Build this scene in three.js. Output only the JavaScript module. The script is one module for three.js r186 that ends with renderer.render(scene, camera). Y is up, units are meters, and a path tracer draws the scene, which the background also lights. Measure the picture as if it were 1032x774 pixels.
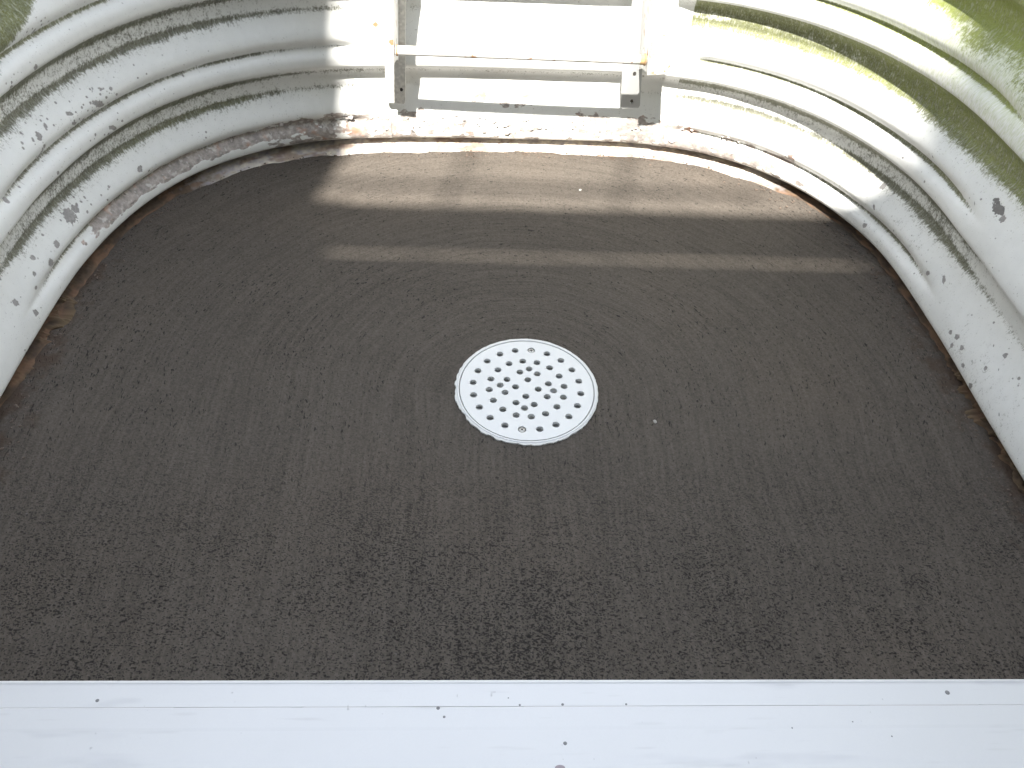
import * as THREE from 'three';
import { RoundedBoxGeometry } from 'three/addons/geometries/RoundedBoxGeometry.js';
import { mergeGeometries } from 'three/addons/utils/BufferGeometryUtils.js';

// ------------------------------------------------------------------ camera, sky, sun, exposure
const scene = new THREE.Scene();
const camera = new THREE.PerspectiveCamera(53.0, 4 / 3, 0.02, 500);
{
  const D = Math.PI / 180, p = 47 * D, y = 4.12 * D, r = 4 * D;
  const fw = new THREE.Vector3(Math.sin(y) * Math.cos(p), -Math.sin(p), -Math.cos(y) * Math.cos(p));
  const rt = new THREE.Vector3(Math.cos(y), 0, Math.sin(y));
  const up = new THREE.Vector3().crossVectors(rt, fw);
  const up2 = up.clone().multiplyScalar(Math.cos(r)).addScaledVector(rt, -Math.sin(r));
  camera.position.set(-0.0631, 0.6727, 0.6157);
  camera.up.copy(up2);
  camera.lookAt(camera.position.clone().add(fw));
}
// sky: pale blue, whiter toward the horizon
{
  const w = 128, h = 64, data = new Float32Array(w * h * 4);
  for (let j = 0; j < h; j++) for (let i = 0; i < w; i++) {
    const el = Math.max(0, ((j + 0.5) / h - 0.5) * 2), t = Math.pow(el, 0.6), k = (j * w + i) * 4, S = 0.62;
    data[k] = S * (1.03 - 0.19 * t); data[k + 1] = S * (1.03 - 0.075 * t); data[k + 2] = S * (1.04 + 0.14 * t); data[k + 3] = 1;
  }
  const sky = new THREE.DataTexture(data, w, h, THREE.RGBAFormat, THREE.FloatType);
  sky.mapping = THREE.EquirectangularReflectionMapping; sky.magFilter = THREE.LinearFilter; sky.minFilter = THREE.LinearFilter;
  sky.colorSpace = THREE.LinearSRGBColorSpace; sky.needsUpdate = true;
  scene.background = sky; scene.environment = sky;
}
const sun = new THREE.DirectionalLight(new THREE.Color(1, 0.95, 0.87), 3.9);
const SUNWARD = new THREE.Vector3(-0.022, 0.136, 0.095).normalize();
sun.position.copy(SUNWARD).multiplyScalar(8); sun.target.position.set(0, 0, 0);
sun.castShadow = true; sun.shadow.mapSize.set(4096, 4096); sun.shadow.radius = 1.9;
Object.assign(sun.shadow.camera, { left: -4, right: 4, top: 4, bottom: -4, near: 0.5, far: 20 });
scene.add(sun, sun.target);
const renderer = new THREE.WebGLRenderer({ antialias: true });
renderer.toneMapping = THREE.LinearToneMapping;
renderer.toneMappingExposure = 4.0;
renderer.shadowMap.enabled = true;
renderer.setSize(1024, 768);

// ------------------------------------------------------------------ helpers
let seed = 20731;
const rnd = () => { seed = (seed * 1664525 + 1013904223) >>> 0; return seed / 4294967296; };
const sstep = (a, b, x) => { const t = Math.min(1, Math.max(0, (x - a) / (b - a))); return t * t * (3 - 2 * t); };
const clamp01 = x => x < 0 ? 0 : x > 1 ? 1 : x;
const mixN = (a, b, t) => a + (b - a) * t;
const gauss = (x, w) => Math.exp(-(x * x) / (2 * w * w));
function hash(i, j) { let n = Math.imul(i, 374761393) + Math.imul(j, 668265263) | 0; n = Math.imul(n ^ (n >>> 13), 1274126177); return ((n ^ (n >>> 16)) >>> 0) / 4294967296; }
function noise(x, y) {                                        // value noise 0..1
  const i = Math.floor(x), j = Math.floor(y); let a = x - i, b = y - j;
  a = a * a * (3 - 2 * a); b = b * b * (3 - 2 * b);
  const p = hash(i, j), q = hash(i + 1, j), r = hash(i, j + 1), s = hash(i + 1, j + 1);
  return p + (q - p) * a + (r - p + (p - q - r + s) * a) * b;
}
const fbm = (x, y, n = 4) => { let v = 0, a = 0.5, t = 0; for (let k = 0; k < n; k++) { v += a * noise(x, y); t += a; x = x * 2.03 + 17.3; y = y * 2.03 + 9.1; a *= 0.5; } return v / t; };
const toS = new Uint8Array(4097);
for (let k = 0; k <= 4096; k++) { const c = k / 4096; toS[k] = Math.round(255 * (c <= 0.0031308 ? c * 12.92 : 1.055 * Math.pow(c, 1 / 2.4) - 0.055)); }
const px = new Float32Array(5);                               // r g b (linear), bump, roughness
function makeTextures(w, h, fn) {                             // fn(u, v) fills px
  const col = new Uint8Array(w * h * 4), bmp = new Uint8Array(w * h * 4);
  for (let j = 0; j < h; j++) for (let i = 0; i < w; i++) {
    fn((i + 0.5) / w, (j + 0.5) / h);
    const k = (j * w + i) * 4;
    for (let c = 0; c < 3; c++) col[k + c] = toS[(clamp01(px[c]) * 4096) | 0];
    col[k + 3] = 255;
    bmp[k] = bmp[k + 1] = bmp[k + 2] = (clamp01(px[3]) * 255) | 0; bmp[k + 3] = 255;
  }
  const mk = (d, srgb) => { const t = new THREE.DataTexture(d, w, h, THREE.RGBAFormat); t.magFilter = THREE.LinearFilter; t.minFilter = THREE.LinearMipmapLinearFilter; t.generateMipmaps = true; if (srgb) t.colorSpace = THREE.SRGBColorSpace; t.wrapS = THREE.MirroredRepeatWrapping; t.wrapT = THREE.MirroredRepeatWrapping; t.needsUpdate = true; return t; };
  return [mk(col, true), mk(bmp, false)];
}
const lin = (r, g, b) => new THREE.Color().setRGB(r, g, b);
const std = (r, g, b, rough = 0.7, metal = 0) => new THREE.MeshStandardMaterial({ color: lin(r, g, b), roughness: rough, metalness: metal, side: THREE.DoubleSide });
function obj(name, geo, mat, parent = scene) {
  const m = new THREE.Mesh(Array.isArray(geo) ? mergeGeometries(geo.map(g => g.index ? g.toNonIndexed() : g)) : geo, mat);
  m.name = name; m.castShadow = m.receiveShadow = true; parent.add(m); return m;
}
function thing(name, label, category, [x, y, z] = [0, 0, 0], group) {
  const o = new THREE.Group(); o.name = name; o.position.set(x, y, z); o.userData = { label, category }; if (group) o.userData.group = group; scene.add(o); return o;
}
const bx = (x0, x1, y0, y1, z0, z1) => new THREE.BoxGeometry(x1 - x0, y1 - y0, z1 - z0).translate((x0 + x1) / 2, (y0 + y1) / 2, (z0 + z1) / 2);
const rbx = (x0, x1, y0, y1, z0, z1, r = 0.0012) => new RoundedBoxGeometry(x1 - x0, y1 - y0, z1 - z0, 2, r).translate((x0 + x1) / 2, (y0 + y1) / 2, (z0 + z1) / 2);
function grid(nu, nv, fn, uvfn) {                             // fn(i, j) -> [x, y, z]
  const pos = new Float32Array((nu + 1) * (nv + 1) * 3), uv = new Float32Array((nu + 1) * (nv + 1) * 2), idx = [];
  for (let j = 0; j <= nv; j++) for (let i = 0; i <= nu; i++) {
    const k = j * (nu + 1) + i, p = fn(i, j), t = uvfn(i, j);
    pos.set(p, k * 3); uv.set(t, k * 2);
    if (i < nu && j < nv) idx.push(k, k + 1, k + nu + 1, k + 1, k + nu + 2, k + nu + 1);
  }
  const g = new THREE.BufferGeometry();
  g.setAttribute('position', new THREE.BufferAttribute(pos, 3)); g.setAttribute('uv', new THREE.BufferAttribute(uv, 2));
  g.setIndex(idx); g.computeVertexNormals(); return g;
}

// ------------------------------------------------------------------ plan of the well: the line of its lowest ridge
let plan = [[-.575, .42], [-.578, .2], [-.578, .05], [-.578, -.08], [-.573, -.185], [-.556, -.27], [-.526, -.348], [-.482, -.415], [-.424, -.467], [-.350, -.507], [-.255, -.530], [-.13, -.539], [.015, -.542], [.15, -.544], [.215, -.540], [.296, -.521], [.365, -.486], [.418, -.441], [.461, -.385], [.496, -.315], [.518, -.235], [.526, -.121], [.527, -.01], [.529, .1], [.529, .25], [.529, .42]];
for (let k = 0; k < 5; k++) {
  const q = [plan[0]];
  for (let i = 0; i + 1 < plan.length; i++) { const a = plan[i], b = plan[i + 1]; q.push([a[0] * .75 + b[0] * .25, a[1] * .75 + b[1] * .25], [a[0] * .25 + b[0] * .75, a[1] * .25 + b[1] * .75]); }
  q.push(plan[plan.length - 1]); plan = q;
}
const arc = [0];
for (let i = 1; i < plan.length; i++) arc.push(arc[i - 1] + Math.hypot(plan[i][0] - plan[i - 1][0], plan[i][1] - plan[i - 1][1]));
const LEN = arc[arc.length - 1];
function planAt(s) {                                          // [x, z, inward normal x, z]
  s = Math.min(LEN - 1e-6, Math.max(0, s));
  let a = 0, b = arc.length - 1;
  while (b - a > 1) { const m = (a + b) >> 1; if (arc[m] <= s) a = m; else b = m; }
  const t = (s - arc[a]) / (arc[b] - arc[a]);
  const P = i => plan[Math.min(plan.length - 1, Math.max(0, i))];
  const tan = i => { const p = P(i - 3), q = P(i + 3), l = Math.hypot(q[0] - p[0], q[1] - p[1]); return [(q[0] - p[0]) / l, (q[1] - p[1]) / l]; };
  const ta = tan(a), tb = tan(b), tx = mixN(ta[0], tb[0], t), tz = mixN(ta[1], tb[1], t), l = Math.hypot(tx, tz);
  return [mixN(plan[a][0], plan[b][0], t), mixN(plan[a][1], plan[b][1], t), -tz / l, tx / l];
}

// ------------------------------------------------------------------ corrugation: offset inward from the ridge line (0 at a ridge, negative in a trough)
const PER = 0.1165, H0 = 0.018, AMP = 0.0205;
const KEYS1 = [[0, .80], [.03, .95], [.075, 1], [.16, .97], [.26, .88], [.40, .66], [.55, .36], [.66, .13], [.74, .02], [.82, 0], [.88, .06], [.93, .26], [.97, .56], [1, .80]];
const KEYS2 = [[0, .74], [.03, .93], [.08, 1], [.15, .98], [.205, .80], [.25, .50], [.275, .47], [.30, .62], [.345, .84], [.40, .92], [.48, .80], [.58, .46], [.65, .18], [.69, .06], [.74, .02], [.82, 0], [.88, .06], [.93, .26], [.97, .52], [1, .74]];
function corr(u, KEYS) {
  let k = 0; while (k < KEYS.length - 2 && KEYS[k + 1][0] <= u) k++;
  const n = KEYS.length - 1, g = i => { const m = ((i % n) + n) % n; return [KEYS[m][0] + Math.floor(i / n), KEYS[m][1]]; };
  const p0 = g(k - 1), p1 = g(k), p2 = g(k + 1), p3 = g(k + 2), w = p2[0] - p1[0], t = (u - p1[0]) / w;
  const m1 = (p2[1] - p0[1]) / (p2[0] - p0[0]) * w, m2 = (p3[1] - p1[1]) / (p3[0] - p1[0]) * w, t2 = t * t, t3 = t2 * t;
  return (2 * t3 - 3 * t2 + 1) * p1[1] + (t3 - 2 * t2 + t) * m1 + (-2 * t3 + 3 * t2) * p2[1] + (t3 - t2) * m2;
}
const S1 = 1.165, S2 = 1.592;                                 // where corner panels and back panel meet
const corner = s => sstep(.46, .60, s) * (1 - sstep(1.09, 1.15, s)) + sstep(1.60, 1.66, s) * (1 - sstep(2.04, 2.17, s));
const phase = h => { const v = (h - H0) / PER; return v - Math.floor(v); };
function inward(s, h) {
  const u = phase(h), c = corner(s), flat = Math.max(gauss(s - S1, .012), gauss(s - S2, .012));
  let d = (mixN(corr(u, KEYS1), corr(u, KEYS2), c) - 1) * AMP;
  d -= .0012 * gauss(u - .70, .028);
  d = mixN(d, -.006, flat * 0.25 * sstep(.15, .2, h));
  if (h < H0) d -= .013 * (1 - sstep(H0 - .0055, H0 - .0005, h));
  return d + (fbm(s * 9, h * 14, 2) - .5) * 0.0022 + (noise(s * 30, h * 30) - .5) * 0.0006;
}
const TOP = 0.84;
const rows = []; for (let h = -0.02; h < 0.46; h += 0.0017) rows.push(h); for (let h = 0.46; h <= TOP; h += 0.005) rows.push(h);
function panelGeo(s0, s1, ds, lift = 0) {
  const nu = Math.round((s1 - s0) / ds);
  return grid(nu, rows.length - 1, (i, j) => {
    const s = s0 + (s1 - s0) * i / nu, h = rows[j], p = planAt(s), d = inward(s, h) + lift;
    return [p[0] + p[2] * d, h, p[1] + p[3] * d];
  }, (i, j) => [i / nu, (rows[j] + 0.02) / 0.5]);
}

// ------------------------------------------------------------------ painted steel: paint, algae, grime, painted shade, chips and rust, by place on the sheet
const chipL = [[.666, .256, 3.4, 0], [.62, .255, 2.1, 0], [.691, .285, 2.7, 0], [.671, .284, 1.9, 0], [.713, .288, 1.2, 0], [.75, .192, 2.6, 1], [.763, .187, 2.6, 0], [.768, .177, 1.9, 0], [.737, .178, 7.2, 1], [.69, .188, 3.9, 1], [.692, .174, 4.2, 1], [.73, .171, 2.3, 0], [.711, .186, 1.7, 0], [.726, .192, 1.4, 0], [.65, .193, 2.5, 0], [.632, .189, 4.1, 0], [.616, .202, 1.6, 0], [.632, .177, 2.2, 0], [.744, .143, 5.6, 1], [.713, .149, 1.7, 0], [.711, .169, 3.2, 1], [.806, .184, 1.3, 0], [.63, .08, 8.2, 0], [.645, .081, 4.8, 0], [.765, .07, 4.4, 0], [.708, .075, 1.8, 0], [.668, .083, 1.7, 0], [.656, .07, 2.1, 0], [.584, .072, 4.3, 0], [.559, .063, 4.6, 0], [.544, .082, 2.9, 0], [.528, .071, 2.6, 0], [.632, .142, 2.3, 0], [.479, .068, 3.8, 0], [.493, .041, 3.8, 0], [.517, .059, 2.6, 0], [.458, .018, 1.9, 0], [.627, .17, 4.6, 0], [.63, .188, 2.6, 0], [.62, .253, 2.2, 0], [.542, .163, 3.1, 0]];
const chipR = [[2.158, .189, 7.5, 2], [2.147, .193, 4, 2], [2.172, .186, 4, 0], [2.286, .08, 2.8, 0], [2.282, .055, 2.8, 0], [2.321, .079, 2, 0], [2.114, .06, 3.1, 0], [2.14, .071, 4.5, 1], [2.219, .045, 3.7, 0], [2.221, .033, 2.9, 0], [2.206, .041, 3, 0], [2.236, .043, 3.3, 0], [2.255, .032, 2.9, 0], [2.283, .026, 3.6, 0], [1.962, .091, 3.7, 0], [1.973, .067, 3.2, 1], [1.973, .035, 3.3, 0]];
const chipB = [];
for (let k = 0; k < 420; k++) { const s = .42 + rnd() * .5; chipL.push([s, .06 + rnd() * .27, .35 + rnd() * rnd() * 1.5, rnd() < .3 ? 1 : 0]); }
for (let k = 0; k < 200; k++) chipR.push([1.9 + rnd() * .45, .02 + rnd() * .2, .35 + rnd() * rnd() * 1.4, rnd() < .4 ? 1 : 0]);
for (let k = 0; k < 110; k++) { const [s, h] = chipL[(rnd() * 41) | 0]; chipL.push([s + (rnd() - .5) * .03, h + (rnd() - .5) * .024, .6 + rnd() * 1.2, 0]); }
function chipGrid(list) { const m = new Map(); for (const c of list) for (let a = -1; a < 2; a++) for (let b = -1; b < 2; b++) { const k = Math.floor(c[0] / .02 + a) * 1000 + Math.floor(c[1] / .02 + b); (m.get(k) || m.set(k, []).get(k)).push(c); } return m; }
function paintedSteel(s, h, chips) {
  const u = phase(h), c = corner(s), right = sstep(1.57, 1.66, s), left = 1 - sstep(1.10, 1.16, s);
  const fine = noise(s * 2100, h * 2100), streak = noise(s * 950 + fbm(s * 60, h * 60, 2) * 5, h * 230), mid = fbm(s * 130, h * 110, 3), big = fbm(s * 17 + 3, h * 23, 3);
  let v = 0.81 * (0.95 + 0.06 * mid + 0.03 * fine), r = v * .985, g = v, b = v * .985, bump = 0.5 + (mid - .5) * .12;
  // grime and algae grain, with painted shade under the ridges and in the creases
  const T = gauss(u - .945, .04) + .78 * gauss(u - .695, .026) + (u > .69 && u < .945 ? .34 + .16 * right * sstep(.17, .24, h) : 0) + c * gauss(u - .262, .018) * .95 + .30 * sstep(.52, .66, u) * (u < .69 ? 1 : 0) + .09 + .10 * sstep(.40, .66, u);
  let K, green;
  if (right > .5) {
    K = (.60 + .62 * sstep(.10, .25, h) + .22 * sstep(1.75, 2.0, s)) * (1 - .58 * sstep(2.08, 2.26, s) * (1 - sstep(.15, .24, h)));
    green = .25 + .75 * sstep(.10, .24, h);
  } else if (left > .5) {
    K = .66 * sstep(.40, .56, s) * (1 - .55 * sstep(.85, 1.10, s)) + .10;
    green = .16 + .5 * sstep(.20, .30, h) * (1 - sstep(.75, .9, s)) + .35 * gauss(s - .87, .09) * gauss(h - .105, .03);
  } else { K = .26; green = .1; }
  let D = K * T * (.65 + .7 * big);
  if (right > .5) D = Math.max(D, (sstep(.275, .36, h + (s - 2.04) * .10 + (big - .5) * .06) * .98) * sstep(1.85, 2.0, s));
  if (right > .5) D = Math.max(D, .22 * (1 - sstep(.07, .11, h)) * sstep(1.7, 1.85, s) * (.4 + 1.2 * big));
  if (left > .5) D = Math.max(D, sstep(.284, .302, h + (.66 - s) * .35 + (big - .5) * .02) * .95 * (1 - sstep(.7, .78, s))), green = Math.max(green, sstep(.28, .30, h + (.66 - s) * .35));
  const gr1 = noise(s * 1500 + 31, h * 1100), gr2 = noise(s * 640 + 9, h * 420 + 4);
  const n = .13 * streak + .34 * gr1 + .29 * gr2 + .24 * mid;
  const cov = clamp01((D - n) / .30 + .40) * (.78 + .22 * gr1) * (1 - .25 * sstep(.62, .95, streak));
  const ag = .42 + .55 * mid + .30 * streak + .30 * gr2, ar = mixN(.080, .105, green) * ag, agn = mixN(.078, .118, green) * ag, ab = mixN(.050, .005, green) * ag;
  r = mixN(r, ar, cov * .97); g = mixN(g, agn, cov * .97); b = mixN(b, ab, cov * .97); bump += cov * .06;
  // thin green-yellow stain with streaks near the algae
  if (right > .5) { const y = clamp01((sstep(.12, .34, h) * .85 + T * .16 - streak * .55 - .1) * 1.4) * sstep(1.7, 2.0, s) * .55; r = mixN(r, .36, y); g = mixN(g, .43, y); b = mixN(b, .09, y); }
  // dark specks
  const sp = .5 * noise(s * 800 + 71, h * 800) + .5 * Math.max(noise(s * 800 + 71, h * 800), noise(s * 700 + 171, h * 380) * (.92 + .08 * T)); if (sp > .90) { const t = (sp - .90) / .10 * (.35 + .65 * sstep(.35, .7, noise(s * 40, h * 40 + 50))); r = mixN(r, .14, t * .8); g = mixN(g, .13, t * .8); b = mixN(b, .11, t * .8); }
  // paint lost along the foot of the sheet: bare crust, flaking edges, rust
  const foot = sstep(.90, 1.04, s) * (1 - .75 * sstep(1.80, 1.93, s)) * (1 - sstep(2.2, 2.3, s)), near = sstep(.012, .022, h) * (1 - sstep(.05, .072, h + (fbm(s * 22, 7, 2) - .5) * .04));
  const fl = fbm(s * 75, h * 140, 5), want = foot * near * (.52 + .2 * gauss(s - 1.62, .09) + .16 * gauss(s - 1.05, .12) + .10 * gauss(s - .8, .09) - (s > 1.19 && s < 1.53 ? .10 : 0));
  let peel = clamp01((want - fl) / .05 + .5);
  if (left > .5) peel = Math.max(peel, clamp01((gauss(h - .042, .0075) * .86 * sstep(.58, .70, s) * (1 - sstep(1.0, 1.1, s)) - fl * .9 - .02) / .05 + .5));
  if (left <= .5 && right <= .5) peel = Math.max(peel, clamp01((.58 * gauss(h - .084, .011) * gauss(s - 1.34, .055) - fl + .08) / .05 + .5));
  if (peel > 0) {
    const q = fbm(s * 210, h * 260, 4), w = .30 + 1.15 * q + .35 * (fine - .5);
    let pr = .34 * w, pg = .295 * w, pb = .27 * w;
    const rust = clamp01((fbm(s * 65 + 40, h * 80, 3) - .68) * 6) * .5 + 1.2 * gauss(s - 1.649, .007) * gauss(h - .058, .006) + .6 * gauss(s - 1.106, .006) * gauss(h - .034, .004);
    const fk = clamp01((fbm(s * 170 + 60, h * 240, 3) - .62) * 9) * .6; pr = mixN(pr, .66, fk); pg = mixN(pg, .64, fk); pb = mixN(pb, .61, fk);
    const ru = clamp01(rust); pr = mixN(pr, .42, ru); pg = mixN(pg, .17, ru); pb = mixN(pb, .075, ru);
    const cr = Math.abs(fbm(s * 60 + 11, h * 75, 3) - .5); if (cr < .012 && peel > .8 && noise(s * 14 + 2, h * 20) > .52) { pr *= .3; pg *= .28; pb *= .26; bump -= .3; }
    peel *= .88; r = mixN(r, pr, peel); g = mixN(g, pg, peel); b = mixN(b, pb, peel); bump += peel * (-.16 + (q - .5) * .35);
  }
  // rust and soil on the metal behind the lowest lip
  if (h < .022) {
    const t = (1 - sstep(.008, .019, h + (fl - .5) * .012)) * (1 - .75 * sstep(.98, 1.12, s) * (1 - sstep(1.62, 1.76, s)));
    const q = .45 + 1.1 * fl; r = mixN(r, .13 * q, t); g = mixN(g, .08 * q, t); b = mixN(b, .05 * q, t);
  }
  // chips in the paint down to grey primer
  const list = chips && chips.get(Math.floor(s / .02) * 1000 + Math.floor(h / .02));
  if (list) for (const [cs, ch, cr, kind] of list) {
    const R = cr * .00105; let dx = s - cs, dy = h - ch;
    if (kind === 2) { dx *= .75; dy *= 1.5; }
    if (kind === 1) { const q = dx * .8 - dy * .6, w = dx * .6 + dy * .8; dx = q * .75; dy = w * 1.9; }
    const e = Math.hypot(dx, dy) * (.55 + .9 * fbm(s * 420 + cs * 90, h * 420, 3));
    const t = clamp01((R - e) / .0004);
    if (t > 0) { const q = .75 + .5 * fbm(s * 500, h * 500, 2), d = kind === 2 ? .5 : 1; const e2 = t * (cr > 1.2 ? .95 : .75); r = mixN(r, .31 * q * d, e2); g = mixN(g, .30 * q * d, e2); b = mixN(b, .295 * q * d, e2); bump -= .34 * t; }
  }
  px[0] = r; px[1] = g; px[2] = b; px[3] = bump;
}
function sheetMaterial(s0, s1, w, chips) {
  const cg = chipGrid(chips), [map, bumpMap] = makeTextures(w, 1024, (u, v) => paintedSteel(s0 + (s1 - s0) * u, -0.02 + v * 0.5, cg));
  return new THREE.MeshPhysicalMaterial({ map, bumpMap, bumpScale: 0.0014, roughness: 0.58, specularIntensity: .55, side: THREE.DoubleSide });
}

const well = thing('window_well', 'white painted corrugated steel window well with algae and flaking rusty foot', 'window well');
obj('corner_panel', panelGeo(0, S1, .006), sheetMaterial(0, S1, 2048, chipL), well).userData.label = 'corner sheet with many grey paint chips';
obj('corner_panel', panelGeo(S2, LEN, .006), sheetMaterial(S2, LEN, 2048, chipR), well).userData.label = 'corner sheet covered in green algae';
obj('back_panel', panelGeo(S1 - .01, S2 + .01, .006, -.0016), sheetMaterial(S1 - .01, S2 + .01, 1024, chipB), well);
{ // rolled rim along the top edge
  const pts = []; for (let s = 0; s <= LEN; s += .02) { const p = planAt(s); pts.push(new THREE.Vector3(p[0] - p[2] * .008, TOP, p[1] - p[3] * .008)); }
  obj('rim', new THREE.TubeGeometry(new THREE.CatmullRomCurve3(pts), 260, .011, 8), std(.6, .61, .58, .5), well);
}
{ // crumbly mortar bead between sheet and floor
  const nu = 2600, nv = 16, cols = [];
  const g = grid(nu, nv, (i, j) => {
    const s = LEN * i / nu, t = j / nv, p = planAt(s), back = sstep(.72, 1.04, s) * (1 - sstep(1.70, 1.88, s));
    const clump = (gauss(s - 2.30, .075) + gauss(s - .52, .06)) * sstep(.36, .66, fbm(s * 75 + 3, t * 4, 4)) * sstep(.30, .55, fbm(s * 30, 4, 2));
    const n = fbm(s * 70, t * 3, 3) + clump * .5, w = clump * .013 + .009 * gauss(s - .62, .2) + mixN(-.011, .013, back) + (fbm(s * 26, 3, 3) - .5) * mixN(.016, .009, back), top = mixN(.010, .0055, back);
    const d = mixN(-.032, w, t), y = top * Math.pow(1 - t, .55) * (.6 + .8 * n) - .0015 * t + (noise(s * 420, t * 14) - .5) * (.0022 * (1 - t) + .004 * clump);
    const q = fbm(s * 130, t * 8, 3), ru = clamp01((fbm(s * 45 + 9, t * 4, 3) - .50) * 6), wh = clamp01((back * 1.1 - q * .55) * 2.2);
    let r = mixN(.080, .50, wh) * (.5 + q), gg = mixN(.056, .46, wh) * (.5 + q), b = mixN(.040, .42, wh) * (.7 + .6 * q);  // brown crust at the sides, darkened with painted shade of the gap
    r = mixN(r, .20, ru * .6); gg = mixN(gg, .115, ru * .6); b = mixN(b, .07, ru * .6);
    r = mixN(r, mixN(.10, .17, q), clump * .8); gg = mixN(gg, mixN(.075, .12, q), clump * .8); b = mixN(b, mixN(.04, .07, q), clump * .8);
    cols.push(r, gg, b);
    return [p[0] + p[2] * d, y, p[1] + p[3] * d];
  }, (i, j) => [i / nu, j / nv]);
  g.setAttribute('color', new THREE.Float32BufferAttribute(cols, 3));
  obj('mortar_bead', g, new THREE.MeshStandardMaterial({ vertexColors: true, roughness: .95, side: THREE.DoubleSide }), well);
}

// ------------------------------------------------------------------ concrete floor of the well
{
  const FX = -.64, FZ = -.60, FW = 1.24, FD = 1.04;
  const [map, bumpMap] = makeTextures(2048, 1716, (uu, vv) => {
    const x = FX + uu * FW, z = FZ + vv * FD;
    const wx = x + (fbm(x * 9, z * 9, 2) - .5) * .016, wz = z + (fbm(x * 9 + 30, z * 9, 2) - .5) * .016;
    let a, l; if (wz < 0) { a = Math.hypot(wx, wz); l = Math.atan2(wx, -wz) * Math.max(a, .1); } else { a = Math.abs(wx); l = Math.sign(wx) * (1.57 * Math.max(a, .1) + wz); }
    const st = .45 * noise(a * 310, l * 15) + .40 * noise(a * 640 + 5, l * 30) + .15 * noise(a * 120 + 9, l * 8), mid = fbm(x * 40, z * 40, 3), big = fbm(x * 6 + 4, z * 6, 3), fine = noise(x * 1500, z * 1500);
    const gA = noise(x * 760 + 55, z * 760), gB = noise(x * 420, z * 420 + 66);
    let v = .082 * (.72 + .40 * st + .12 * mid + .16 * big + .34 * (gA - .5) + .22 * (gB - .5) + .1 * (fine - .5)), bump = .55 + (st - .5) * .34 + (fine - .5) * .05 + (gA - .5) * .16;
    let r = v * 1.13, g = v * .985, b = v * .845;
    const br = clamp01((big - .5) * 3) * .3; r *= 1 + .06 * br; b *= 1 - .05 * br;
    // pits torn by the brush
    const low = sstep(.02, .26, z), dens = .45 * sstep(.2, .8, fbm(x * 3.2 + 8, z * 3.2, 2)) + .55 * sstep(.1, .9, fbm(x * 23 + 1, z * 23, 3));
    const pA = noise(a * 760, l * 290 + 7), pB = noise(x * 520 + 3, z * 980), pC = noise(x * 820 + 40, z * 900 + 9);
    const th = .915 - .11 * dens;
    let pit = clamp01((pA - th) / .07) * (1 - .5 * low);
    pit = Math.max(pit, low * clamp01((pB - (.83 - .18 * dens)) / .10), low * clamp01((pC - (.83 - .21 * dens)) / .10));
    const dotn = noise(x * 620 + 90, z * 620); if (dotn > .93) pit = Math.max(pit, (dotn - .93) * 9);
    pit = clamp01(pit); r *= 1 - .68 * pit; g *= 1 - .67 * pit; b *= 1 - .65 * pit; bump -= .42 * pit;
    // pale grains
    const gr = noise(x * 700 + 300, z * 700); if (gr > .955) { const t = (gr - .955) * 12; r = mixN(r, .24, t); g = mixN(g, .23, t); b = mixN(b, .22, t); }
    // brown dirt washed against the wall, ragged
    const ed = Math.min(x + .578, .528 - x, z + .545 + .9 * Math.max(0, Math.abs(x + .02) - .25) ** 2 * -2.2);
    const cornerD = Math.min(ed, .30 - Math.hypot(Math.max(0, x - .235), Math.max(0, -.255 - z)), .29 - Math.hypot(Math.max(0, -.28 - x), Math.max(0, -.255 - z)));
    const dirt = clamp01((.020 - cornerD - (fbm(x * 80, z * 80, 4) - .42) * .09) / .03);
    if (z < .36) { r = mixN(r, .075, dirt * .7); g = mixN(g, .050, dirt * .7); b = mixN(b, .036, dirt * .7); }
    px[0] = r; px[1] = g; px[2] = b; px[3] = bump;
  });
  // outline seen from the drain, by angle
  const ring = plan.map((p, i) => { const q = planAt(arc[i]); return [q[0] - q[2] * .03, q[1] - q[3] * .03]; });
  ring.push([.56, .42], [-.60, .42]);
  const reach = th => { let best = 9; const dx = Math.cos(th), dz = Math.sin(th);
    for (let i = 0; i < ring.length; i++) { const a = ring[i], b = ring[(i + 1) % ring.length], ex = b[0] - a[0], ez = b[1] - a[1], det = dx * -ez + ex * dz; if (Math.abs(det) < 1e-12) continue;
      const t = (a[0] * -ez + ex * a[1]) / det, w = (dx * a[1] - dz * a[0]) / det; if (t > 0 && w >= -1e-6 && w <= 1 + 1e-6 && t < best) best = t; } return best; };
  const nu = 360, nv = 70;
  const geo = grid(nu, nv, (i, j) => {
    const th = -i / nu * Math.PI * 2, R = reach(th), r0 = .081, t = Math.pow(j / nv, 1.1), r = mixN(r0, R, t), x = r * Math.cos(th), z = r * Math.sin(th);
    return [x, (fbm(x * 5 + 9, z * 5, 2) - .5) * .003 * sstep(.08, .16, r), z];
  }, () => [0, 0]);
  const P = geo.attributes.position, U = geo.attributes.uv;
  for (let i = 0; i < P.count; i++) U.setXY(i, (P.getX(i) - FX) / FW, (P.getZ(i) - FZ) / FD);
  const f = obj('floor', geo, new THREE.MeshPhysicalMaterial({ map, bumpMap, bumpScale: .0016, roughness: .9, specularIntensity: .3, side: THREE.DoubleSide }));
  f.userData = { kind: 'structure', label: 'dark brushed concrete floor of the window well' };
}

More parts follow.
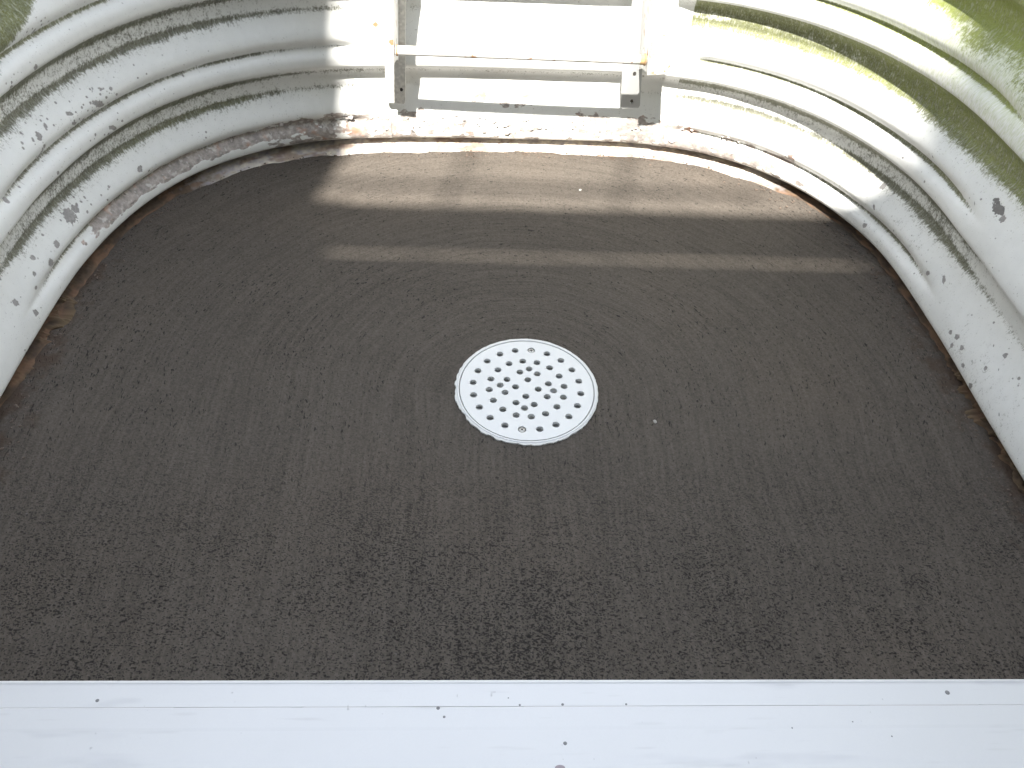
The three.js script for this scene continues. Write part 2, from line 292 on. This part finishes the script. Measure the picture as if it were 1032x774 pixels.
// ------------------------------------------------------------------ floor drain
{
  const t = thing('floor_drain', 'round white plastic floor drain with a perforated grate set in the concrete', 'drain', [-.0007, 0, -.0016]);
  const white = new THREE.MeshPhysicalMaterial({ color: lin(.80, .81, .81), roughness: .38, side: THREE.DoubleSide });
  const inner = std(.80, .80, .79, .5), steel = std(.62, .61, .58, .4, .35);
  const annulus = (r0, r1, y0, y1, b = .0007) => new THREE.LatheGeometry([[r0, y0], [r0, y1 - b], [r0 + b, y1], [r1 - b * 2, y1], [r1, y1 - b * 2], [r1, y0]].map(p => new THREE.Vector2(...p)), 128);
  obj('flange', annulus(.0803, .0838, -.012, .0030), white, t);
  // cured smear of sealant with a ragged edge
  const sh = new THREE.Shape(), hole = new THREE.Path();
  for (let k = 0; k <= 320; k++) { const a = k / 320 * 2 * Math.PI, n = fbm(Math.cos(a) * 14 + 30, Math.sin(a) * 14 + 30, 4), lowSide = sstep(-.2, .9, Math.sin(a - .5)) ; const r = .0842 + (n - .42) * (.0014 + .0042 * lowSide) + .0002; k ? sh.lineTo(r * Math.cos(a), -r * Math.sin(a)) : sh.moveTo(r * Math.cos(a), -r * Math.sin(a)); }
  hole.absarc(0, 0, .0828, 0, Math.PI * 2); sh.holes.push(hole);
  obj('sealant', new THREE.ExtrudeGeometry(sh, { depth: .0016, bevelEnabled: true, bevelSize: .0004, bevelThickness: .0004, bevelSegments: 1, curveSegments: 96 }).rotateX(-Math.PI / 2).translate(0, .0003, 0), std(.74, .74, .72, .8), t);
  // grate with its 50 holes
  const D = Math.PI / 180, turn = 6.8, holes = [], screws = [];
  for (let k = 0; k < 20; k++) { const a = (k * 18 + turn) * D, p = [Math.sin(a) * .0641, -Math.cos(a) * .0641]; (k === 0 || k === 10) ? screws.push(p) : holes.push(p); }
  for (let k = 0; k < 16; k++) { const a = (k * 22.5 - 4.6) * D; holes.push([Math.sin(a) * .0447, -Math.cos(a) * .0447]); }
  for (let q = 0; q < 4; q++) for (const [r, a] of [[.0135, 0], [.0318, 0], [.0270, 23], [.0270, -23]]) { const th = (q * 90 + a + turn) * D; holes.push([Math.sin(th) * r, -Math.cos(th) * r]); }
  const disc = new THREE.Shape(); disc.absarc(0, 0, .0791, 0, Math.PI * 2);
  for (const [x, z] of holes) { const h = new THREE.Path(); h.absarc(x, -z, .0045, 0, Math.PI * 2); disc.holes.push(h); }
  for (const [x, z] of screws) { const h = new THREE.Path(); h.absarc(x, -z, .0050, 0, Math.PI * 2); disc.holes.push(h); }
  obj('grate', new THREE.ExtrudeGeometry(disc, { depth: .0034, bevelEnabled: true, bevelSize: .0004, bevelThickness: .0004, bevelSegments: 2, curveSegments: 24 }).rotateX(-Math.PI / 2).translate(0, -.0011, 0), white, t);
  for (const [x, z] of screws) {
    const s = obj('screw', new THREE.LatheGeometry([[0, .0016], [.0018, .0018], [.0032, .0014], [.0039, .0004], [.0030, -.004], [0, -.004]].map(p => new THREE.Vector2(...p)), 24).translate(x, .0006, z), steel, t);
    const a = rnd() * 2, slot = []; for (const o of [0, Math.PI / 2]) slot.push(new THREE.BoxGeometry(.0042, .0005, .0009).rotateY(a + o).translate(x, .0024, z));
    obj('cross_slot', slot, std(.05, .045, .04, .8), s);
  }
  // bowl below the grate: sloped white plastic down to the pipe
  obj('bowl', new THREE.LatheGeometry([[.0803, -.003], [.079, -.0055], [.060, -.0065], [.022, -.010], [.020, -.05], [0, -.05]].map(p => new THREE.Vector2(...p)), 64), inner, t);
}

// ------------------------------------------------------------------ ladder on the back of the well
{
  const [map, bumpMap] = makeTextures(512, 512, (u, v) => {
    const x = u * .4, y = v * .4, n = fbm(x * 90, y * 90, 4), f = noise(x * 900, y * 900);
    let r = .76 * (.96 + .06 * f), g = r, b = r * .985;
    const ru = clamp01((n - .71) * 12), al = clamp01((fbm(x * 40 + 20, y * 60, 4) - .60) * 8) * (.4 + .6 * f);
    r = mixN(r, .33, al * .7); g = mixN(g, .34, al * .7); b = mixN(b, .20, al * .7); r = mixN(r, .42, ru); g = mixN(g, .24, ru); b = mixN(b, .13, ru);
    px[0] = r; px[1] = g; px[2] = b; px[3] = .5 - .2 * ru + .1 * f;
  });
  const paint = new THREE.MeshStandardMaterial({ map, bumpMap, bumpScale: .0005, roughness: .5, side: THREE.DoubleSide });
  const footTex = makeTextures(256, 256, (u, v) => {
    const x = u * .1, y = v * .1, n = fbm(x * 120 + 5, y * 120, 4), f = noise(x * 1500, y * 1500), ru = clamp01((n - .56) * 6) * (v > .12 && v < .42 ? .35 : 1);
    const q = .8 + .4 * f; px[0] = mixN(.70, .33, ru) * q; px[1] = mixN(.68, .19, ru) * q; px[2] = mixN(.64, .11, ru) * q; px[3] = .5 + .3 * ru * f;
  });
  const footPaint = new THREE.MeshStandardMaterial({ map: footTex[0], bumpMap: footTex[1], bumpScale: .0008, roughness: .75, side: THREE.DoubleSide });
  const flangeGrey = std(.50, .51, .51, .5, .25), rusty = std(.38, .25, .14, .9), hole = std(.06, .055, .05, .8);  // plain grey right flange; near-black plugs in the flange holes
  const metric = g => { g = g.index ? g.toNonIndexed() : g; const P = g.attributes.position, N = g.attributes.normal, U = g.attributes.uv; for (let i = 0; i < P.count; i++) { const x = P.getX(i), y = P.getY(i), z = P.getZ(i); Math.abs(N.getX(i)) > .7 ? U.setXY(i, z / .4 + .3, y / .4) : U.setXY(i, x / .4 + .37, y / .4 + z); } return g; };
  const t = thing('ladder', 'white painted steel ladder with rust spots fixed to the back of the well', 'ladder', [0, 0, -.535]);
  const zf = .080;                                            // rungs stand this far off the sheet
  for (const s of [-1, 1]) {
    const st = new THREE.Group(); st.name = 'stile'; t.add(st);
    st.position.set(s < 0 ? -.1835 : .1765, .175, 0); st.rotation.z = s < 0 ? -.055 : .11;
    // front plate turned outward, cut off square at its foot
    const w = s < 0 ? .030 : .036;
    obj('front_plate', metric(rbx(Math.min(0, s * w), Math.max(0, s * w), 0, .70, zf - .003, zf)), paint, st);
    // web back to the sheet
    const web = new THREE.Shape(); web.moveTo(.0046, -.026); web.lineTo(.030, -.012); web.lineTo(zf - .0035, .003); web.lineTo(zf - .0035, .70); web.lineTo(.0046, .70); web.closePath();
    for (const y of [.019, .30, .60]) { const h = new THREE.Path(); h.absarc(.040, y, .0042, 0, Math.PI * 2); web.holes.push(h); }
    obj('web', new THREE.ExtrudeGeometry(web, { depth: .003, bevelEnabled: false, curveSegments: 12 }).rotateY(-Math.PI / 2).translate(s < 0 ? 0 : .003, 0, 0), paint, st);
    // flange screwed to the sheet, running further down than the plate
    const fl = new THREE.Shape(), xl = s < 0 ? -.020 : -.025, xr = s < 0 ? .010 : .005, yb = s < 0 ? -.094 : -.088;
    fl.moveTo(xl + .003, yb); fl.lineTo(xr - .002, yb); fl.lineTo(xr, yb + .004); fl.lineTo(xr, .70); fl.lineTo(xl + (s < 0 ? 0 : .013), .70); fl.lineTo(xl + (s < 0 ? 0 : .012), .09); fl.lineTo(xl, -.02); fl.lineTo(xl, yb + .004); fl.closePath();
    const spots = s < 0 ? [[.004, -.072], [.004, .22]] : [[-.006, -.033], [-.008, -.077], [-.008, .22]];
    for (const [x, y] of spots) { const h = new THREE.Path(); h.absellipse(x, y, .0030, .0040, 0, Math.PI * 2); fl.holes.push(h); }
    obj('back_flange', metric(new THREE.ExtrudeGeometry(fl, { depth: .0024, bevelEnabled: true, bevelSize: .0003, bevelThickness: .0003, bevelSegments: 1, curveSegments: 10 }).translate(0, 0, .0018)), s < 0 ? footPaint : flangeGrey, st);
    for (const [x, y] of spots) obj('dark_plug', new THREE.CylinderGeometry(.0024, .0028, .004, 6).rotateX(Math.PI / 2).translate(x, y, .002), hole, st);  // near-black plug set in each flange hole
  }
  for (let k = 0; k < 3; k++) {
    const y = .196 + k * .27, x0 = -.181 + k * .012, x1 = .1735 - k * .028;
    const r = obj('rung', metric(new THREE.CylinderGeometry(.0066, .0066, x1 - x0, 20, 1).rotateZ(Math.PI / 2).translate((x0 + x1) / 2, y - .0015, zf - .008)), paint, t);
    obj('weld', new THREE.TorusGeometry(.0066, .0017, 8, 20).rotateY(Math.PI / 2).translate(x1 - .002, y - .0015, zf - .008), rusty, r);
    obj('weld', new THREE.TorusGeometry(.0066, .0012, 8, 20).rotateY(Math.PI / 2).translate(x0 + .002, y - .0015, zf - .008), rusty, r);
    if (!k) obj('rust_collar', new THREE.CylinderGeometry(.0069, .0069, .007, 20, 1, true).rotateZ(Math.PI / 2).translate(x1 - .006, y - .0015, zf - .008), std(.58, .38, .19, .9), r);
  }
}

// ------------------------------------------------------------------ window sill in front
{
  const x0 = -.62, len = 1.2;
  const [map, bumpMap] = makeTextures(2048, 400, (u, v) => {
    const x = u * 1.2, z = v * .234, f = noise(x * 1400, z * 1400), n = fbm(x * 20, z * 30, 3);
    let r = .80 * (.975 + .03 * n + .012 * f), g = r, b = r, bump = .5 + .05 * f;
    const sp = noise(x * 330 + 8, z * 330); if (sp > .965 && noise(x * 25, z * 25) > .52) { const t = (sp - .965) * 28 * .6; r = mixN(r, .20, t); g = mixN(g, .19, t); b = mixN(b, .18, t); }
    const sc = fbm(x * 24 + z * 15, z * 260, 2); if (sc > .78) { const t = (sc - .78) * 1.6; r = mixN(r, .5, t); g = mixN(g, .49, t); b = mixN(b, .48, t); }
    const sm = sstep(.66, .78, fbm(x * 9 + 5, z * 50, 4)) * .09; r *= 1 - sm; g *= 1 - sm; b *= 1 - sm * .9;
    px[0] = r; px[1] = g; px[2] = b; px[3] = bump;
  });
  const vinyl = new THREE.MeshPhysicalMaterial({ map, bumpMap, bumpScale: .0001, roughness: .42 });
  const t = thing('window_sill', 'white vinyl window sill with a seam line and small dirt specks', 'window sill');
  const uvs = g => { const P = g.attributes.position, U = g.attributes.uv; for (let i = 0; i < P.count; i++) U.setXY(i, (P.getX(i) - x0) / len, (P.getZ(i) - .39) / .234 + (P.getY(i) - .12) * 3); return g; };
  const sweep = pts => { const s = new THREE.Shape(pts.map(p => new THREE.Vector2(p[0], p[1]))); return uvs(new THREE.ExtrudeGeometry(s, { depth: len, bevelEnabled: false }).rotateY(-Math.PI / 2).translate(x0 + len, 0, 0)); };
  // (z, y) sections
  obj('outer_nosing', sweep([[.3930, .070], [.3930, .1172], [.3934, .1190], [.3944, .1202], [.3955, .1203], [.3964, .1199], [.3975, .1198], [.4122, .1198], [.4124, .1195], [.4124, .070]]), vinyl, t);
  obj('inner_sill', sweep([[.4126, .070], [.4126, .1196], [.4129, .1199], [.4262, .1199], [.4285, .1198], [.62, .1198], [.62, .070]]), vinyl, t);
  // dirt lodged in the seam
  const dirt = std(.60, .57, .56, .95), grime = [];
  let x = x0; while (x < x0 + len - .03) { const l = .01 + rnd() * .12; if (rnd() < .8) grime.push(bx(x, Math.min(x + l, x0 + len - .01), .10, .1193 + rnd() * .0005, .4123, .4127)); x += l + rnd() * .015; }
  obj('seam_dirt', grime, dirt, t);
  // stuck droplets and a smear of mauve dirt
  for (const [px_, pz, r] of [[-.001, .4532, .0062]]) obj('stain', new THREE.SphereGeometry(r, 20, 8).scale(1, .06, .55).translate(px_, .1195, pz), std(.40, .35, .37, .9), t);
  for (const [px_, pz, r] of [[.0035, .4375, .0014], [-.0845, .4135, .0014], [-.080, .4195, .0011], [-.027, .4115, .0008], [.0035, .4112, .0010], [.049, .4112, .0008], [.288, .4035, .0018], [-.32, .4075, .0013], [.21, .424, .0007], [.235, .434, .0006], [.165, .428, .0006], [-.035, .4065, .0005]])
    obj('dirt_speck', new THREE.SphereGeometry(r, 10, 6).scale(1, .25, .9).translate(px_, .1198, pz), std(.26, .26, .26, .9), t);
}

// ------------------------------------------------------------------ crumbs on the floor
{
  const scrap = (name, label, x, z, r, m, e) => { const g = new THREE.IcosahedronGeometry(r, 1), P = g.attributes.position; for (let i = 0; i < P.count; i++) { const k = .75 + .5 * noise(P.getX(i) * 900 + x * 99, P.getZ(i) * 900 + z * 70 + P.getY(i) * 500); P.setXYZ(i, P.getX(i) * k * e, P.getY(i) * k * .45, P.getZ(i) * k); } g.computeVertexNormals(); const o = obj(name, g.rotateY(x * 9), m); o.position.set(x, r * .3, z); o.userData = { label, category: 'debris' }; };
  scrap('paint_flake', 'small pale paint flake lying on the sunlit floor', .098, -.428, .0021, std(.45, .43, .40, .8), 1.3);
  scrap('pebble', 'small pale pebble lying on the shaded floor beside the drain', .146, .046, .0023, std(.36, .34, .31, .8), 1.1);
}

{ // lifted flakes of paint along the foot of the well, and grit washed into the corner below
  const flakes = [], grit = [];
  for (let k = 0; k < 80; k++) {
    const s = .98 + rnd() * .78, h = .029 + rnd() * .030, p = planAt(s), d = inward(s, h) + .0012, w = .0010 + rnd() * rnd() * .0042, n = 5 + (rnd() * 3 | 0), sh = new THREE.Shape();
    for (let q = 0; q < n; q++) { const a = q / n * 6.283, r = w * (.5 + rnd() * .8); q ? sh.lineTo(r * 1.4 * Math.cos(a), r * Math.sin(a)) : sh.moveTo(r * 1.4, 0); }
    const g = new THREE.ExtrudeGeometry(sh, { depth: .0005, bevelEnabled: false });
    g.rotateX(-.1 - rnd() * .35).rotateZ((rnd() - .5) * .8).rotateY(Math.atan2(p[2], p[3]) + (rnd() - .5) * .5).translate(p[0] + p[2] * d, h, p[1] + p[3] * d);
    flakes.push(g);
  }
  const fm = obj('loose_paint', flakes, std(.52, .48, .46, .8), well); fm.userData = { kind: 'stuff', label: 'flakes of lifting paint along the foot' };
  const base = [0, 1, 2].map(k => { const g = new THREE.IcosahedronGeometry(1, 0), P = g.attributes.position; for (let i = 0; i < P.count; i++) { const q = .7 + .6 * noise(P.getX(i) * 3 + k * 7, P.getY(i) * 3 + P.getZ(i) * 5); P.setXYZ(i, P.getX(i) * q, P.getY(i) * q * .6, P.getZ(i) * q); } g.computeVertexNormals(); return g; });
  for (let k = 0; k < 900; k++) {
    const s = .3 + rnd() * 2.15, p = planAt(s), d = .002 + rnd() * rnd() * .045, r = .0004 + rnd() * rnd() * .0016;
    grit.push(base[k % 3].clone().scale(r * (1 + rnd()), r, r).rotateY(rnd() * 6).translate(p[0] + p[2] * d, r * .3 + .0004, p[1] + p[3] * d));
  }
  const gm = obj('grit', grit, std(.13, .10, .08, .9)); gm.userData = { kind: 'stuff', label: 'brown grit lying along the edge of the floor', category: 'grit' };
}

// ------------------------------------------------------------------ the house behind: basement room, unseen blocks above it that shape the sun patch
{
  const t = thing('house', 'house with a basement room behind the window sill, and unseen slabs, walls and posts placed to shade the well', 'house', [0, 0, .4]);
  const conc = std(.32, .31, .29, .9), plaster = std(.55, .53, .48, .9), wood = std(.20, .13, .08, .8), inside = std(.45, .44, .42, .9);
  const SX = Math.abs(SUNWARD.x / SUNWARD.z), SY = SUNWARD.y / SUNWARD.z, EZ = .62, EY = (EZ + .375) * SY, GAP = .025 / SY + .0050;   // unseen edge placed by its shadow line on the floor; gap passes a stripe
  const Z = (x0, x1, y0, y1, z0, z1) => bx(x0, x1, y0, y1, z0 - .4, z1 - .4);
  obj('foundation_wall', [Z(-2, 2, -.06, .069, .400, .60), Z(-2, -.625, .069, .815, .402, .60), Z(.585, 2, .069, .815, .402, .60)], conc, t);
  obj('room_wall', [Z(-2, 2, -.06, 1.2, 3.1, 3.2), Z(-2.1, -2.001, -.06, 1.2, .6, 3.2), Z(2.001, 2.1, -.06, 1.2, .6, 3.2)], inside, t);
  obj('room_floor', Z(-2, 2, -.10, -.061, .4, 3.2), inside, t);
  obj('unseen_shade_slab', Z(-2.1, 2.1, EY - .06, EY, EZ + .1 + GAP, 3.2), conc, t);  // out of view; keeps sun off the near part of the well floor
  obj('unseen_shade_board', Z(-2.1, 2.1, EY - .025, EY, EZ, EZ + .1), wood, t);  // out of view; its front edge ends the sun patch
  obj('unseen_shade_wall', Z(-3.0, -.292 - SX * (EZ + .18 + .44), EY + .002, 4.6, EZ, EZ + .18), plaster, t);  // out of view; cuts off the sun patch on the left
  obj('unseen_shade_wall', Z(.53 - SX * 2.5, 3.0, EY + .002, 5.4, 2.05, 2.2), plaster, t);  // unseen, farther back; gives the sun patch its soft right edge
  obj('unseen_shade_kerb', Z(-2.0, -.27 - SX * 1.175, EY + .001, EY + .33, .84, .92), conc, t);  // unseen; trims the left end of the faint second stripe
  for (const x of [-.097, .169]) obj('unseen_shade_post', Z(x - SX * 1.61 - .0035, x - SX * 1.61 + .0035, EY + .001, 3.6, 1.15, 1.162), wood, t);  // unseen; throw soft upright bands of shade on the sunlit floor
  obj('unseen_shade_rail', Z(-.9, .02, 1.60 * SY - .005, 1.60 * SY + .005, 1.167, 1.179), wood, t);  // unseen; dims a band across the sunlit floor
}
// ------------------------------------------------------------------ garden ground round the well
{
  const s = new THREE.Shape(); s.moveTo(-120, -120); s.lineTo(120, -120); s.lineTo(120, 120); s.lineTo(-120, 120); s.closePath();
  const h = new THREE.Path(), pts = [[-2.1, -3.2], [-2.1, -.40], [-.60, -.40]];
  for (let q = .02; q < LEN; q += .02) { const p = planAt(q); pts.push([p[0] - p[2] * .016, -(p[1] - p[3] * .016)]); }
  pts.push([.56, -.40], [2.1, -.40], [2.1, -3.2]);
  pts.filter(p => true).forEach((p, i) => i ? h.lineTo(...p) : h.moveTo(...p)); h.closePath(); s.holes.push(h);
  const g = obj('ground', new THREE.ShapeGeometry(s).rotateX(-Math.PI / 2).translate(0, .815, 0), std(.10, .11, .06, .95));
  g.userData = { kind: 'structure', label: 'garden ground round the window well' };
}
scene.traverse(o => { if (o.isMesh) o.castShadow = o.receiveShadow = true; });
renderer.render(scene, camera);
